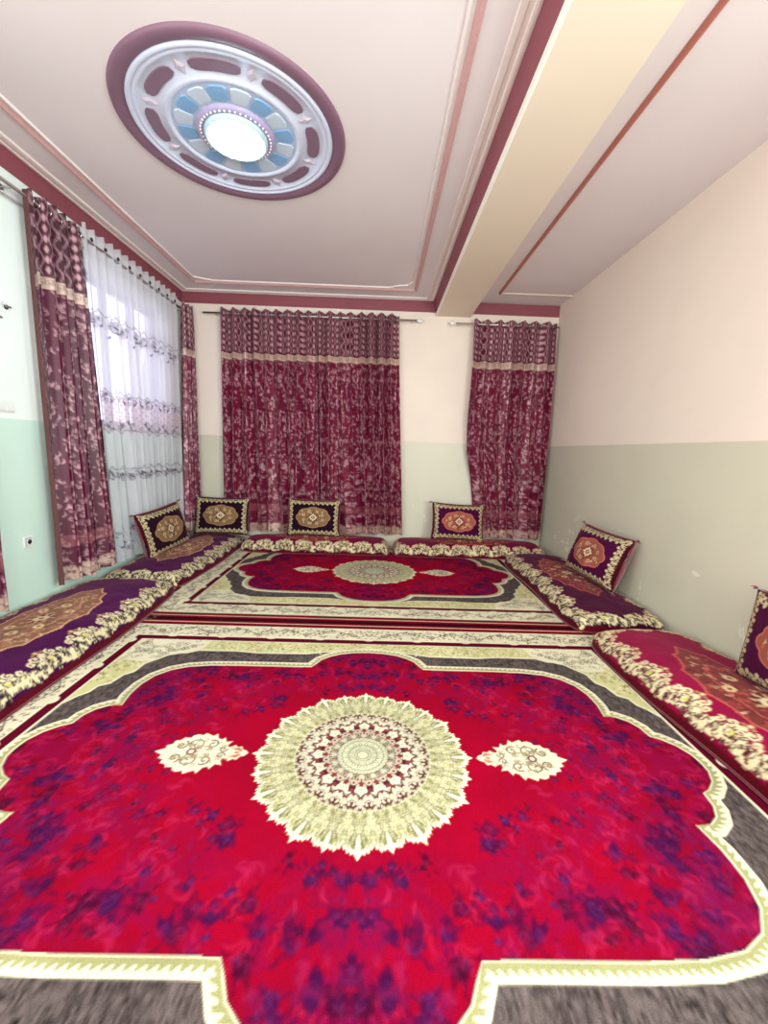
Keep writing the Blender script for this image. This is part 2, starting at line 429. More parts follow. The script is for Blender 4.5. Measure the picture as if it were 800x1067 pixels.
    fld.soften(2)
    mk = Canvas(hx, hy, res, np.zeros(3)); mk.poly([(-.1, -.1), (-.1, .975)]+q+[(1.575, -.1)], np.ones(3))
    k = mk.a[..., :1]; cv.a[...] = cv.a*(1-k)+fld.a*k
    # side motif, pointed palmette towards the medallion
    cx = .725
    out = [(-.20, 0), (-.185, .018), (-.17, .02), (-.16, .04), (-.14, .038), (-.125, .05), (-.10, .034), (-.09, .05), (-.105, .075), (-.075, .07), (-.06, .10), (-.05, .085), (-.03, .092), (-.015, .125), (.0, .108), (.02, .118), (.04, .128), (.05, .112), (.075, .118), (.095, .108), (.10, .092), (.13, .094), (.14, .075), (.165, .07), (.165, .048), (.19, .04), (.185, .02), (.225, .0)]
    P = np.array(out+[(x, -y) for x, y in out[::-1][1:-1]])+[cx, 0]
    cv.poly(P, CREAM)
    for s_ in (-1, 1):
        for (x, y, r, a) in ((.05, .045, .04, 0), (.12, .04, .03, 2), (-.02, .05, .03, 1), (-.08, .02, .02, 3)):
            cv.stroke(spiral(cx+x, s_*y, r, s_*a, 1.2, s_, 16), .006, C3(92, 60, 58))
        for k in range(16):
            x = rg.uniform(-.14, .17); y = rg.uniform(.005, .10-abs(x)*.4)
            cv.stroke(spiral(cx+x, s_*y, .014, rg.random()*6, .8, s_, 8), .0045, C3(110, 90, 76), alpha=.8)
        for k in range(4): cv.poly(leaf(cx-.03+k*.05, s_*.012, .05, s_*(.5+k*.15), .3), C3(168, 150, 110))
        cv.poly(leaf(cx-.17, s_*.008, .05, s_*.2, .4), C3(190, 120, 100))
    cv.disc(cx+.06, 0, .022, C3(120, 50, 56)); cv.disc(cx+.06, 0, .012, CREAM)
    # medallion: mirrored 1/24 sector tile in (arc, radius)
    R0, amax = .5, PI/24
    tw = .07; tc = Canvas(tw, R0, 700, CREAM2)         # x = a/amax*tw
    def T(f, r): return (f*tw, r)
    MAR = C3(84, 30, 40)
    for r0, r1, c in ((.31, .5, CREAM2), (.115, .30, MAR), (.30, .31, CREAM2), (.0, .115, C3(206, 206, 174))): tc.rect(0, tw, r0, r1, c, 1)
    rgm = random.Random(5)
    for i in range(64):    # olive lacework
        f, r = rgm.random(), rgm.uniform(.30, .455)
        tc.stroke(spiral(f*tw, r, rgm.uniform(.009, .016), rgm.random()*6, 1, 1 if i % 2 else -1, 10), .0035, [OLIVE, C3(172, 166, 100), C3(120, 112, 76)][i % 3], alpha=.9)
    tc.poly([T(0, .485), T(.16, .45), T(.1, .42), T(0, .40)], C3(246, 242, 206)); tc.stroke([T(.22, .46), T(.3, .43), T(.12, .40)], .003, OLIVE)
    tc.stroke([T(.75, .435), T(.6, .41), T(.75, .38), T(1, .37)], .004, CREAM)
    for i in range(38):    # cream lacework over dark
        f, r = rgm.random(), rgm.uniform(.225, .305)
        tc.stroke(spiral(f*tw, r, rgm.uniform(.006, .013), rgm.random()*6, .9, 1 if i % 2 else -1, 9), .0036, [C3(232, 224, 196), C3(206, 196, 172)][i % 2])
    for i in range(16):
        f, r = rgm.random(), rgm.uniform(.12, .19)
        tc.stroke(spiral(f*tw, r, rgm.uniform(.008, .014), rgm.random()*6, .9, 1, 9), .006, C3(206, 196, 170))
    tc.disc(0, .205, .046, C3(228, 222, 192), ry=.022); tc.disc(0, .198, .014, C3(190, 180, 150), ry=.008)
    tc.disc(tw, .165, .03, C3(206, 190, 168), ry=.014); tc.disc(tw, .165, .014, C3(120, 40, 50), ry=.007)
    tc.disc(0, .165, .022, C3(140, 50, 56), ry=.010); tc.disc(tw, .215, .02, C3(130, 56, 60), ry=.02); tc.disc(0, .262, .02, C3(200, 192, 164), ry=.016)
    for i in range(16):
        f, r = rgm.random(), rgm.uniform(.04, .125)
        tc.stroke([T(f, r), T(f+.25, r+.010)], .005, C3(120, 112, 92), alpha=.7)
    for r in (.022, .034, .06, .09, .113, .145): tc.stroke([T(-.1, r), T(.5, r+.006), T(1.1, r)], .004, C3(110, 100, 80))
    th = np.arctan2(Y, X); r = np.hypot(X, Y/.975)/1.015
    f = np.abs(((th/amax+1) % 2)-1); f2 = np.abs(((th/(amax*2)+1) % 2)-1)
    prof = np.interp(f, [0, .1, .25, .4, .5, .62, .75, .88, 1], [.500, .488, .474, .482, .466, .474, .456, .462, .436])
    prof = prof-.014*f2*(f < .5)
    edge = np.clip((prof-r)*res+.5, 0, 1)[..., None]
    fr = np.where(r < .215, np.abs(((th/(amax*1.5)+1) % 2)-1), f)
    smp = tc.sample(fr*tw, np.clip(r, 0, .499)); rim = np.clip(((r-prof)+.014)*res, 0, 1)[..., None]
    smp[..., :3] = smp[..., :3]*(1-rim)+C3(246, 244, 206)*rim
    cv.a[...] = cv.a*(1-edge)+smp*edge
    return cv

def build_rug(name, cx, cy, step, cv, mat, label, ymax=1.475):
    hx, hy, T = 2.0, 1.475, .012
    nx, ny = int(round(2*hx/step))+1, int(round(2*hy/step))+1
    x = np.linspace(-hx, hx, nx); y = np.linspace(-hy, hy, ny); y = y[y <= ymax+1e-6]; ny = len(y); X, Y = np.meshgrid(x, y)
    if step > .0045:      # average the raster to the mesh density
        o = step/4
        col = sum(cv.sample(np.abs(X)+a, np.abs(Y)+b) for a in (-o, o) for b in (-o, o))/4
    e = np.minimum(hx-np.abs(X), hy-np.abs(Y))
    Z = T-.008*np.exp(-e/.006)+.002*(vnoise(ny, nx, .5/step, 2, 9)-.5)+.0025*(col[..., 3]-.5)
    P = np.stack([X, Y, Z], -1)
    me = grid_mesh(name, P, col)
    root = empty(name, (cx, cy, 0)); tag(root, label, 'rug', 'patterned red rugs')
    obj_me('pile', me, mat, root)
    bm = bmesh.new(); box(bm, -hx+.002, hx-.002, -hy+.002, ymax-.002, 0, .004)
    obj_bm('backing', bm, plain('rug_backing', srgb(120, 60, 60), .95), root)
    return root

# ---- floor cushion (mattress) pattern
def lace_border(cv, u0, v0, du, dv, L, depth, rg, cream, dark, unit=.27):
    """scroll lace along a straight edge. (u0,v0) start, du unit vector along, dv unit vector inward"""
    du = np.array(du, float); dv = np.array(dv, float); o = np.array([u0, v0], float)
    def W(u, v): return o+du*u+dv*v
    n = max(1, int(round(L/unit))); un = L/n
    tan = C3(170, 120, 84)
    for k in range(n):
        c = (k+.5)*un
        lumps = [(c+q*un, v*depth, r*depth) for q, v, r in ((-.5, .2, .2), (-.38, .23, .2), (-.25, .28, .22), (-.12, .36, .24), (0, .42, .27), (.12, .36, .24), (.25, .28, .22), (.38, .23, .2), (0, .74, .13), (.5, .2, .2))]
        for u, v, r in lumps: cv.disc(*W(u, v), r, cream)
        for s_ in (-1, 1):
            p = W(c+s_*un*.2, depth*.74); cv.stroke(spiral(p[0], p[1], depth*.17, 1.5*s_, 1.1, s_, 16), .012, cream)
            p = W(c+s_*un*.36, depth*.6); cv.stroke(spiral(p[0], p[1], depth*.14, -1*s_, 1.1, -s_, 14), .011, cream)
        p = W(c, depth*.98); cv.disc(p[0], p[1], depth*.10, tan); cv.disc(p[0], p[1], depth*.05, cream)
        for q in (-.1, .1):
            p = W(c+q*un, depth*.93); cv.disc(p[0], p[1], depth*.055, tan)
        for i in range(52):   # dark open work
            u = c+rg.uniform(-.5, .5)*un; lim = .72-.75*abs(u-c)/un
            v = rg.uniform(.03, max(.12, lim))*depth; p = W(u, v)
            if i % 3: cv.stroke(spiral(p[0], p[1], rg.uniform(.009, .019), rg.random()*6, .9, 1 if i % 2 else -1, 10), .0065, dark, t=.2)
            else:
                cv.disc(p[0], p[1], .010, dark, t=.2); cv.disc(p[0], p[1], .004, cream)
        for i in range(8):
            u = c+rg.uniform(-.5, .5)*un; p = W(u, (.62-.5*abs(u-c)/un)*depth+rg.uniform(0, .02))
            cv.poly(leaf(p[0], p[1], .035, rg.random()*6, .45), cream)
        p = W(c, depth*.45); cv.stroke(spiral(p[0], p[1], .032, 0, 1, 1, 18), .007, dark, t=.2); cv.disc(p[0], p[1], .012, C3(196, 190, 90))
def mattress_canvas(L, Wd, skirt, base, side, med, seed, res=280):
    """unfolded cover: L x Wd including the skirts"""
    rg = random.Random(seed); cv = Canvas(L, Wd, res, base)
    n = vnoise(cv.H, cv.W, 50, 3, seed)[..., None]; cv.a[..., :3] = base*(.75+.5*n)
    s = skirt
    cream, dark = C3(222, 210, 168), base*.35
    X = (np.arange(cv.W)+.5)/res; Y = (np.arange(cv.H)+.5)/res; X, Y = np.meshgrid(X, Y)
    e = np.minimum(np.minimum(X, L-X), np.minimum(Y, Wd-Y))
    m = np.clip((s-e)/.012+.5, 0, 1)[..., None]; cv.a[..., :3] = cv.a[..., :3]*(1-m)+side*m
    d = .17
    lace_border(cv, s, s, (1, 0), (0, 1), L-2*s, d, rg, cream, dark)
    lace_border(cv, s, Wd-s, (1, 0), (0, -1), L-2*s, d, rg, cream, dark)
    lace_border(cv, s, s+.1, (0, 1), (1, 0), Wd-2*s-.2, d*.85, rg, cream, dark, .24)
    lace_border(cv, L-s, s+.1, (0, 1), (-1, 0), Wd-2*s-.2, d*.85, rg, cream, dark, .24)
    # central medallion
    cx, cy = L/2, Wd/2; a = np.linspace(0, 2*PI, 220, endpoint=False)
    rx, ry = .56, min(.215, (Wd-2*s)/2-.13)
    lob = .93+.11*np.abs(np.cos(a*7))**.6+.13*np.abs(np.cos(a))**14-.05*np.abs(np.sin(a*14))
    P = np.stack([cx+rx*np.cos(a)*lob, cy+ry*np.sin(a)*lob], -1)
    cv.poly(P, med*.5)
    for k in range(330):
        f = math.sqrt(rg.random())*.9; t = rg.random()*2*PI
        x, y = cx+rx*f*math.cos(t), cy+ry*f*math.sin(t)
        c = [med, med*1.3, med*.3, C3(196, 168, 128), med*.7][k % 5]
        if k % 2: cv.stroke(spiral(x, y, rg.uniform(.010, .022), rg.random()*6, 1, 1 if k % 4 == 1 else -1, 10), .006, c, alpha=.9)
        else: cv.poly(leaf(x, y, rg.uniform(.03, .055), t+rg.uniform(-.6, .6), .32, .2), c, .9)
    cv.stroke(P, .011, med*1.6, closed=True)
    Q = (P-[cx, cy])*.62+[cx, cy]; cv.stroke(Q, .008, med*1.5, closed=True)
    for k in range(16):
        t = 2*PI*k/16; cv.poly(leaf(cx+.05*math.cos(t), cy+.035*math.sin(t), .05, t+.3, .4, .2), [C3(190, 160, 120), C3(80, 30, 36)][k % 2])
    flower(cv, cx, cy, .045, C3(214, 198, 156), C3(110, 50, 46), 8)
    for s_ in (-1, 1):
        flower(cv, cx+s_*.24, cy, .034, C3(204, 182, 138), C3(110, 50, 50), 7)
        for q in (-1, 1): flower(cv, cx+s_*.14, cy+q*.09, .03, C3(214, 190, 140), C3(110, 50, 50), 6)
    return cv
def build_mattress(loc, rz, L, Wd, T, base, side, med, seed, label, step=.0085, mat=None, skf=.30):
    """length along local x"""
    R = T*.94; sk = R*PI/2
    uL, uW = L-2*R+2*sk, Wd-2*R+2*sk
    cv = mattress_canvas(uL, uW, sk*skf, base, side, med, seed)
    nx, ny = int(uL/step), int(uW/step)
    sx = np.linspace(-uL/2, uL/2, nx); sy = np.linspace(-uW/2, uW/2, ny)
    def f(s_, a):
        k = np.clip((np.abs(s_)-(a-R))/R, 0, PI/2)
        return np.sign(s_)*(np.minimum(np.abs(s_), a-R)+R*np.sin(k)), R*(1-np.cos(k))
    px, dx = f(sx, L/2); py, dy = f(sy, Wd/2)
    PX, PY = np.meshgrid(px, py); DX, DY = np.meshgrid(dx, dy)
    D = np.hypot(DX, DY); SX, SY = np.meshgrid(sx, sy)
    puff = np.clip(np.cos(PI*PX/L), 0, 1)**.5*np.clip(np.cos(PI*PY/Wd), 0, 1)
    nz = vnoise(ny, nx, .28/step, 3, seed+50)-.5
    Z = np.maximum(T-D, .0)+.085*puff**.8+nz*.035*puff**.4
    # soft rounded corners and slightly wavy sides
    c = .05*(np.abs(PX)/(L/2))**8*(np.abs(PY)/(Wd/2))**5
    PX = PX-np.sign(PX)*c; PY = PY-np.sign(PY)*c+.012*np.sin(SX*4+seed)*np.sign(PY)*np.abs(PY)/(Wd/2)
    col = cv.sample(SX+uL/2, SY+uW/2)
    root = empty('floor_mattress', loc, (0, 0, rz))
    tag(root, label, 'mattress', 'velvet floor mattresses along the walls')
    obj_me('cover', grid_mesh('cover', np.stack([PX, PY, Z], -1), col), mat or M_velvet, root)
    bm = bmesh.new(); k = 12
    B = np.concatenate([np.stack([PX[0, ::k], PY[0, ::k]], -1), np.stack([PX[::k, -1], PY[::k, -1]], -1)[1:], np.stack([PX[-1, ::-k], PY[-1, ::-k]], -1)[1:], np.stack([PX[::-k, 0], PY[::-k, 0]], -1)[1:]])
    tube(bm, [(p[0], p[1], .008) for p in B], .008, 6, False)
    obj_bm('piping', bm, M_piping, root, True)
    return root

# ---- cushion (bolster pillow)
def pillow_canvas(field, seed, med, res=420, w=.74, h=.52):
    rg = random.Random(seed); cv = Canvas(w, h, res, C3(70, 12, 28)*.8)
    cream = C3(204, 188, 146)
    m = .02
    cv.poly([(m, m), (w-m, m), (w-m, h-m), (m, h-m)], field, t=0)
    # scroll frame
    def edge(o, du, dv, L, n):
        o = np.array(o); du = np.array(du); dv = np.array(dv)
        for k in range(n):
            c = (k+.5)*L/n; p = o+du*c+dv*.02
            cv.disc(p[0], p[1], .020, cream); p2 = o+du*c+dv*.05; cv.disc(p2[0], p2[1], .013, cream)
            for s_ in (-1, 1):
                q = o+du*(c+s_*.025)+dv*.035; cv.stroke(spiral(q[0], q[1], .013, 0, 1, s_, 10), .006, cream)
            q = o+du*(c+L/n/2)+dv*.012; cv.disc(q[0], q[1], .012, cream)
            cv.disc(p[0], p[1], .008, field*.6, t=.1); q = o+du*(c+.02)+dv*.012; cv.disc(q[0], q[1], .005, field*.6)
            q = p; cv.stroke(spiral(q[0], q[1], .018, rg.random()*6, .9, 1, 10), .005, C3(96, 64, 50))
            for s_ in range(3):
                q = o+du*(c+rg.uniform(-.03, .03))+dv*rg.uniform(.005, .04); cv.disc(q[0], q[1], .006, field)
    edge((m, m), (1, 0), (0, 1), w-2*m, 11); edge((m, h-m), (1, 0), (0, -1), w-2*m, 11)
    edge((m, m), (0, 1), (1, 0), h-2*m, 8); edge((w-m, m), (0, 1), (-1, 0), h-2*m, 8)
    cx, cy = w/2, h/2; a = np.linspace(0, 2*PI, 160, endpoint=False)
    lob = 1+.10*np.abs(np.cos(a*4))-.04
    P = np.stack([cx+.225*np.cos(a)*lob, cy+.135*np.sin(a)*lob], -1)
    cv.poly(P, med*.8)
    for k in range(70):
        f = math.sqrt(rg.random())*.9; t = rg.random()*2*PI
        cv.poly(leaf(cx+.21*f*math.cos(t), cy+.125*f*math.sin(t), .035, rg.random()*6, .4), [med*1.3, med*.45, C3(210, 190, 150), med][k % 4])
    cv.stroke(P, .008, med*1.5, closed=True)
    for R_, c in ((.085, C3(70, 30, 30)), (.07, med*1.3), (.052, C3(236, 226, 196)), (.032, C3(110, 60, 50)), (.014, C3(230, 210, 150))):
        S = []
        for k in range(16):
            t = PI*k/8; rr = R_*(1 if k % 4 == 0 else .62 if k % 2 else .75); S.append((cx+rr*1.1*math.cos(t), cy+rr*math.sin(t)))
        cv.poly(S, c)
    for k in range(8):
        t = PI*k/4+PI/8; flower(cv, cx+.14*math.cos(t), cy+.085*math.sin(t), .02, C3(206, 180, 130), C3(90, 44, 40), 5)
    return cv
def pillow_surface(n, sgn, w=.74, h=.52, t=.085):
    u = np.linspace(-1, 1, int(n*w/h)); v = np.linspace(-1, 1, n); U, V = np.meshgrid(u, v)
    X = U*w/2*(1-.055*(1-V**2)*np.abs(U)**3); Z = V*h/2*(1-.07*(1-U**2)*np.abs(V)**3)
    B = ((1-np.abs(U)**3)*(1-np.abs(V)**3))
    Y = sgn*t*np.clip(B, 0, 1)**.48+.008*np.sin(U*7+V*3)*B
    return U, V, X, Y, Z
def build_pillow(loc, rot, cv, side_mat, label, seed, thick=.085):
    root = empty('cushion', loc, rot); tag(root, label, 'cushion', 'velvet cushions on the floor mattresses')
    w, h = .74, .52
    U, V, X, Y, Z = pillow_surface(84, -1, t=thick)
    P = np.stack([X, Y, Z+h/2], -1); obj_me('front_panel', grid_mesh('front_panel', P, cv.sample((U+1)*w/2, (V+1)*h/2)), M_velvet, root)
    U, V, X, Y, Z = pillow_surface(30, 1, t=thick*1.1)
    obj_me('back_panel', grid_mesh('back_panel', np.stack([X, Y, Z+h/2], -1)[:, ::-1]), side_mat, root)
    bm = bmesh.new(); pts = []
    for (x0, z0, x1, z1) in ((-1, -1, 1, -1), (1, -1, 1, 1), (1, 1, -1, 1), (-1, 1, -1, -1)):
        for k in range(8):
            u = x0+(x1-x0)*k/8; v = z0+(z1-z0)*k/8
            pts.append((u*w/2*(1-.055*(1-v*v)*abs(u)**3), 0, v*h/2*(1-.07*(1-u*u)*abs(v)**3)+h/2))
    pts.append(pts[0]); tube(bm, pts, .009, 6, False); obj_bm('piping', bm, side_mat, root, True)
    rg = random.Random(seed)
    for sx in (-1, 1):
        for sz in (0, 1):
            bm = bmesh.new()
            for k in range(7):
                a = rg.uniform(-.8, .8); L = rg.uniform(.03, .055)
                p0 = Vector((sx*(w/2-.004), 0, sz*h)); d = Vector((sx*math.cos(a), rg.uniform(-.5, .5), (.35 if sz else .1)*math.sin(a)+.2*sz)).normalized()
                tube(bm, [p0, p0+d*L*.5, p0+d*L+Vector((0, 0, -.012))], [.006, .005, .002], 5)
            obj_bm('tassel', bm, side_mat, root, True)
    return root

# ---- curtains
def curtain_canvas(L, H, res, seed, zt, ground, thread):
    """L = unfolded width, H height; y measured from the floor hem. zt = world z of hem"""
    cv = Canvas(L, H, res, ground, 0)
    tile = Canvas(.62, H, res, ground, 0); rg = random.Random(seed)
    g = vnoise(tile.H, tile.W, 30, 3, seed)[..., None]; tile.a[..., :3] *= (.8+.4*g)
    z2y = lambda z: z-zt
    # damask scrolls: diagonal sprays of leaves with small curls between
    top = z2y(2.57)
    for i in range(int(top*330)):
        y = rg.uniform(-.02, top); x = ((rg.randrange(5)+.5)*.124+.022*math.sin(y*9)+rg.gauss(0, .022)) % .62; b_ = rg.random(); s_ = 1 if rg.random() < .5 else -1
        c = thread*rg.uniform(.6, 1.1)
        for dx in (-.62, 0, .62):
            if x+dx < -.12 or x+dx > .74: continue
            if b_ < .30: tile.poly(leaf(x+dx, y, .058, PI/2-s_*.35, .26, -.3*s_), c)
            elif b_ < .55: tile.poly(leaf(x+dx, y, .034, PI/2+s_*.8, .36, .2*s_), c, .9)
            elif b_ < .85: tile.stroke(spiral(x+dx, y, .019, PI/2+s_, .9, s_, 8), .006, c)
            else: tile.disc(x+dx, y, .007, c)
    # header: chains of ogees
    y0, y1 = z2y(2.68), H
    tile.rect(0, .62, z2y(2.665), H, ground*.6)
    per = .62/6
    for i in range(6):
        x = (i+.5)*per; yy = y0+.04; k = 0
        while yy < y1+.05:
            off = per/2 if False else 0
            tile.poly([(x+off, yy-.032), (x+off+.017, yy), (x+off, yy+.032), (x+off-.017, yy)], thread)
            yy += .075; k += 1
        t = np.linspace(y0, y1, 90)
        for s_ in (-1, 1):
            tile.stroke(np.stack([x+s_*(.036+.014*np.cos((t-y0-.04)*2*PI/.15)), t], -1), .008, thread*.8)
    # metallic key band
    b0, b1 = z2y(2.575), z2y(2.67)
    tile.rect(0, .62, b0, b1, C3(216, 190, 176), 1)
    for i in range(13):
        x = i*.62/13+.01
        tile.stroke([(x, b0+.02), (x, b1-.022), (x+.03, b1-.022), (x+.03, b0+.04), (x+.014, b0+.04), (x+.014, b0+.052)], .005, ground*1.3, t=.3)
    tile.rect(0, .62, b0-.004, b0+.006, ground*.6); tile.rect(0, .62, b1-.006, b1+.002, ground*.6)
    # paler lower band and lace at the hem
    l0, l1 = z2y(.50), z2y(.60)
    if l1 > 0:
        v = tile.a[max(0, int(l0*res)):int(l1*res)]; v[..., :3] = v[..., :3]*.6+C3(176, 104, 112)*.4; v[..., 3] = .5
        for i in range(150):
            x, yy = rg.uniform(0, .62), rg.uniform(0, .12)
            for dx in (-.62, 0, .62): tile.stroke(spiral(x+dx, yy, rg.uniform(.012, .026), rg.random()*6, 1, 1 if i % 2 else -1, 10), .007, C3(216, 186, 170))
    X = np.arange(cv.W) % tile.W
    cv.a = tile.a[:, X]
    return cv
def build_curtain(name, parent, p0, p1, zb, zt, folds, amp, seed, fullness=2.0, step=.013, mat=None, canv=None, shift=(0, 0), gather=None, flare=1.3, normal=None, puddle=0, colors=None):
    """panel hung from p0 to p1 (xy), folds perpendicular; shift=(left,right) lateral move of the hem"""
    p0 = np.array(p0, float); p1 = np.array(p1, float); Wd = np.linalg.norm(p1-p0); d = (p1-p0)/Wd
    n = np.array(normal, float) if normal else np.array([d[1], -d[0]])
    nv = int((zt-zb)/step)+1; v = np.linspace(0, 1, nv)          # v 0 top
    rg = np.random.default_rng(seed); kn = lambda n_, a_, b_: (np.linspace(0, 1, n_), rg.uniform(a_, b_, n_))
    K1, K2, K3, K4 = kn(folds+2, -1.1, 1.1), kn(folds//2+2, -2.2, 2.2), kn(folds+1, .45, 1.3), kn(folds*2+1, -.5, .5)
    def shape(U, V):
        ph = 2*PI*folds*U+np.interp(U, *K4)+np.interp(U, *K1)*V*2.2+np.interp(U, *K2)*V**1.5*1.6
        s = np.sin(ph); prof = np.sign(s)*np.abs(s)**.85
        A = amp*(1+(flare-1)*V)*np.interp(U, *K3)*(1-.25*np.exp(-V*20))
        off = A*prof+amp*.35*np.sin(ph*.5+seed)*V+amp*.12*np.sin(ph*3+V*5)*V
        lat = amp*.35*np.sin(2*ph)*(.4+.6*V)
        x = U*Wd+lat+(shift[0]*(1-U)+shift[1]*U)*V**1.3
        if gather is not None:          # narrowing of the panel at height fractions
            gx = np.interp(V, gather[0], gather[1]); cx = gather[2]*Wd; x = cx+(x-cx)*gx
        return x, off, ph
    ud = np.linspace(0, 1, 1500); xd, od, _ = shape(ud, np.full(1500, .45))
    arc = np.r_[0, np.cumsum(np.hypot(np.diff(xd), np.diff(od)))]
    nu = int(arc[-1]/step)+1; ar = np.linspace(0, arc[-1], nu); u = np.interp(ar, arc, ud); arc = ar
    U, V = np.meshgrid(u, v)
    x, off, ph = shape(U, V)
    Z = zt-V*(zt-zb)
    Z[0] += .012*np.sin(ph[0]); Z = Z+(1-V)**40*.01
    if puddle: off = off+puddle*np.clip((V-.94)/.06, 0, 1)**1.5
    P = np.stack([p0[0]+d[0]*x+n[0]*off, p0[1]+d[1]*x+n[1]*off, Z], -1)
    S = np.broadcast_to(arc[None], U.shape)
    if colors is not None: col = colors(S, Z, arc[-1])
    else:
        cv = canv(arc[-1]+.02, zt-zb+.03, zb); col = cv.sample(S+.005, Z-zb+.005)
    return obj_me(name, grid_mesh(name, P, col), mat, parent)

# ------------------------------------------------------------------ room shell
def struct(name, bm, mat, parent=None, smooth=False):
    o = obj_bm(name, bm, mat, parent, smooth)
    if not parent: o['kind'] = 'structure'
    return o
TW = .22
bm = bmesh.new(); box(bm, XL-TW, XR+TW, YF-TW, YB+TW, -.12, 0); struct('floor', bm, M_floor)
bm = bmesh.new(); box(bm, XL-TW, XR+TW, YB, YB+TW, 0, ZC+.2); struct('wall_far', bm, M_wall)
bm = bmesh.new(); box(bm, XR, XR+TW, .35, YB, 0, ZC+.2); box(bm, XR, XR+TW, YF, -1.35, 0, ZC+.2)
box(bm, XR, XR+TW, -1.35, .35, 0, 1.1); box(bm, XR, XR+TW, -1.35, .35, 2.7, ZC+.2); struct('wall_right', bm, M_wall)  # opening added to go with the right fill light, out of view
bm = bmesh.new(); a, b, c, d = LEFT_WIN
box(bm, XL-TW, XL, YF, a, 0, ZC+.2); box(bm, XL-TW, XL, b, YB, 0, ZC+.2); box(bm, XL-TW, XL, a, b, 0, c); box(bm, XL-TW, XL, a, b, d, ZC+.2)
struct('wall_left', bm, M_wall_left_cool_light)
bm = bmesh.new(); box(bm, XL-TW, XR+TW, YF-TW, YF, 0, .55); box(bm, XL-TW, XR+TW, YF-TW, YF, 2.95, ZC+.2)
box(bm, XL-TW, -2.25, YF-TW, YF, .55, 2.95); box(bm, 2.05, XR+TW, YF-TW, YF, .55, 2.95); struct('wall_near', bm, M_wall)  # wide opening added for the fill behind the camera
bm = bmesh.new(); box(bm, XL-TW, XR+TW, YF-TW, YB+TW, ZC, ZC+.15); struct('ceiling', bm, M_ceil)
bm = bmesh.new(); box(bm, BX0, BX1, YF, YB, BZ, ZC); struct('ceiling_beam', bm, M_beam)

# frieze strips (maroon) around both ceiling bays
def strip(x0, x1, y0, y1, z0, z1, mat, name): 
    bm = bmesh.new(); box(bm, x0, x1, y0, y1, z0, z1); return struct(name, bm, mat)
strip(XL, XL+.014, YF, YB, ZF, ZC-.004, M_maroon, 'trim_1')
strip(XL+.014, BX0-.014, YB-.014, YB, ZF, ZC-.004, M_maroon, 'trim_2')
bm = bmesh.new(); q = [(BX0, ZF), (BX0-.016, ZF), (BX0-.055, ZC-.002), (BX0, ZC-.002)]
A = [bm.verts.new((x, YF, z)) for x, z in q]; B = [bm.verts.new((x, YB-.015, z)) for x, z in q]
for k in range(4): bm.faces.new((A[k], A[(k+1) % 4], B[(k+1) % 4], B[k]))
bm.faces.new(A[::-1]); bm.faces.new(B); struct('trim_3', bm, M_maroon)
strip(BX1, XR, YB-.014, YB, ZF, ZC-.004, M_maroon, 'trim_4')
strip(BX0-.015, BX0, YF, YB-.015, BZ, ZF, plain('bright_white_paint', srgb(252, 250, 238), .5, var=.01), 'trim_5')
# plaster mouldings run round the ceiling as profiled loops
def moulding(name, path, prof, mat, closed=False):
    """prof: (offset to the left of travel, z) list; path: xy list"""
    bm = bmesh.new(); P = [Vector(p) for p in path]; n = len(P); rings = []
    for i in range(n):
        a = P[i-1] if (i > 0 or closed) else P[i]; b = P[(i+1) % n] if (i < n-1 or closed) else P[i]
        t1 = (P[i]-a).normalized() if (P[i]-a).length else (b-P[i]).normalized(); t2 = (b-P[i]).normalized() if (b-P[i]).length else t1
        n1 = Vector((-t1.y, t1.x)); n2 = Vector((-t2.y, t2.x)); m = (n1+n2).normalized(); k = 1/max(.35, m.dot(n1))
        rings.append([bm.verts.new((P[i].x+m.x*o*k, P[i].y+m.y*o*k, z)) for o, z in prof])
    for i in range(n if closed else n-1):
        A, B = rings[i], rings[(i+1) % n]
        for j in range(len(prof)-1): bm.faces.new((A[j], A[j+1], B[j+1], B[j]))
    if not closed:
        bm.faces.new(rings[0]); bm.faces.new(rings[-1][::-1])
    return struct(name, bm, mat)
def bead(w, h, n=6): return [(-w/2, ZC)]+[(-w/2+w*k/n, ZC-h*math.sin(PI*k/n)**.7) for k in range(1, n)]+[(w/2, ZC)]
yb, yn = YB-.014, YF
cor = [(XL+.014, yn), (XL+.014, yb), (BX0-.055, yb), (BX0-.055, yn)]
# stepped white cornice next to the frieze: travel direction keeps the room on the right -> negative offset
moulding('trim_6', cor, [(0, ZC), (0, ZC-.006), (-.016, ZC-.012), (-.03, ZC-.012), (-.036, ZC-.005), (-.062, ZC-.005), (-.068, ZC-.014), (-.10, ZC-.014), (-.106, ZC)], M_white_trim)
moulding('trim_7', [(XL+.335, yn), (XL+.335, 5.63), (.41, 5.63), (.41, yn)], bead(.045, .024), M_pink)
moulding('trim_8', [(XL+.39, yn), (XL+.39, 5.48), (XL+.5, 5.53), (XL+.6, 5.575), (.08, 5.575), (.14, 5.53), (.19, 5.50), (.30, 5.48), (.355, 5.36), (.355, yn)], bead(.018, .014), M_white_trim)
moulding('trim_9', [(1.49, yn), (1.49, 5.62)], bead(.04, .026), M_rose)
moulding('trim_10', [(1.52, 5.62), (XR, 5.62)], bead(.035, .012), M_beam)

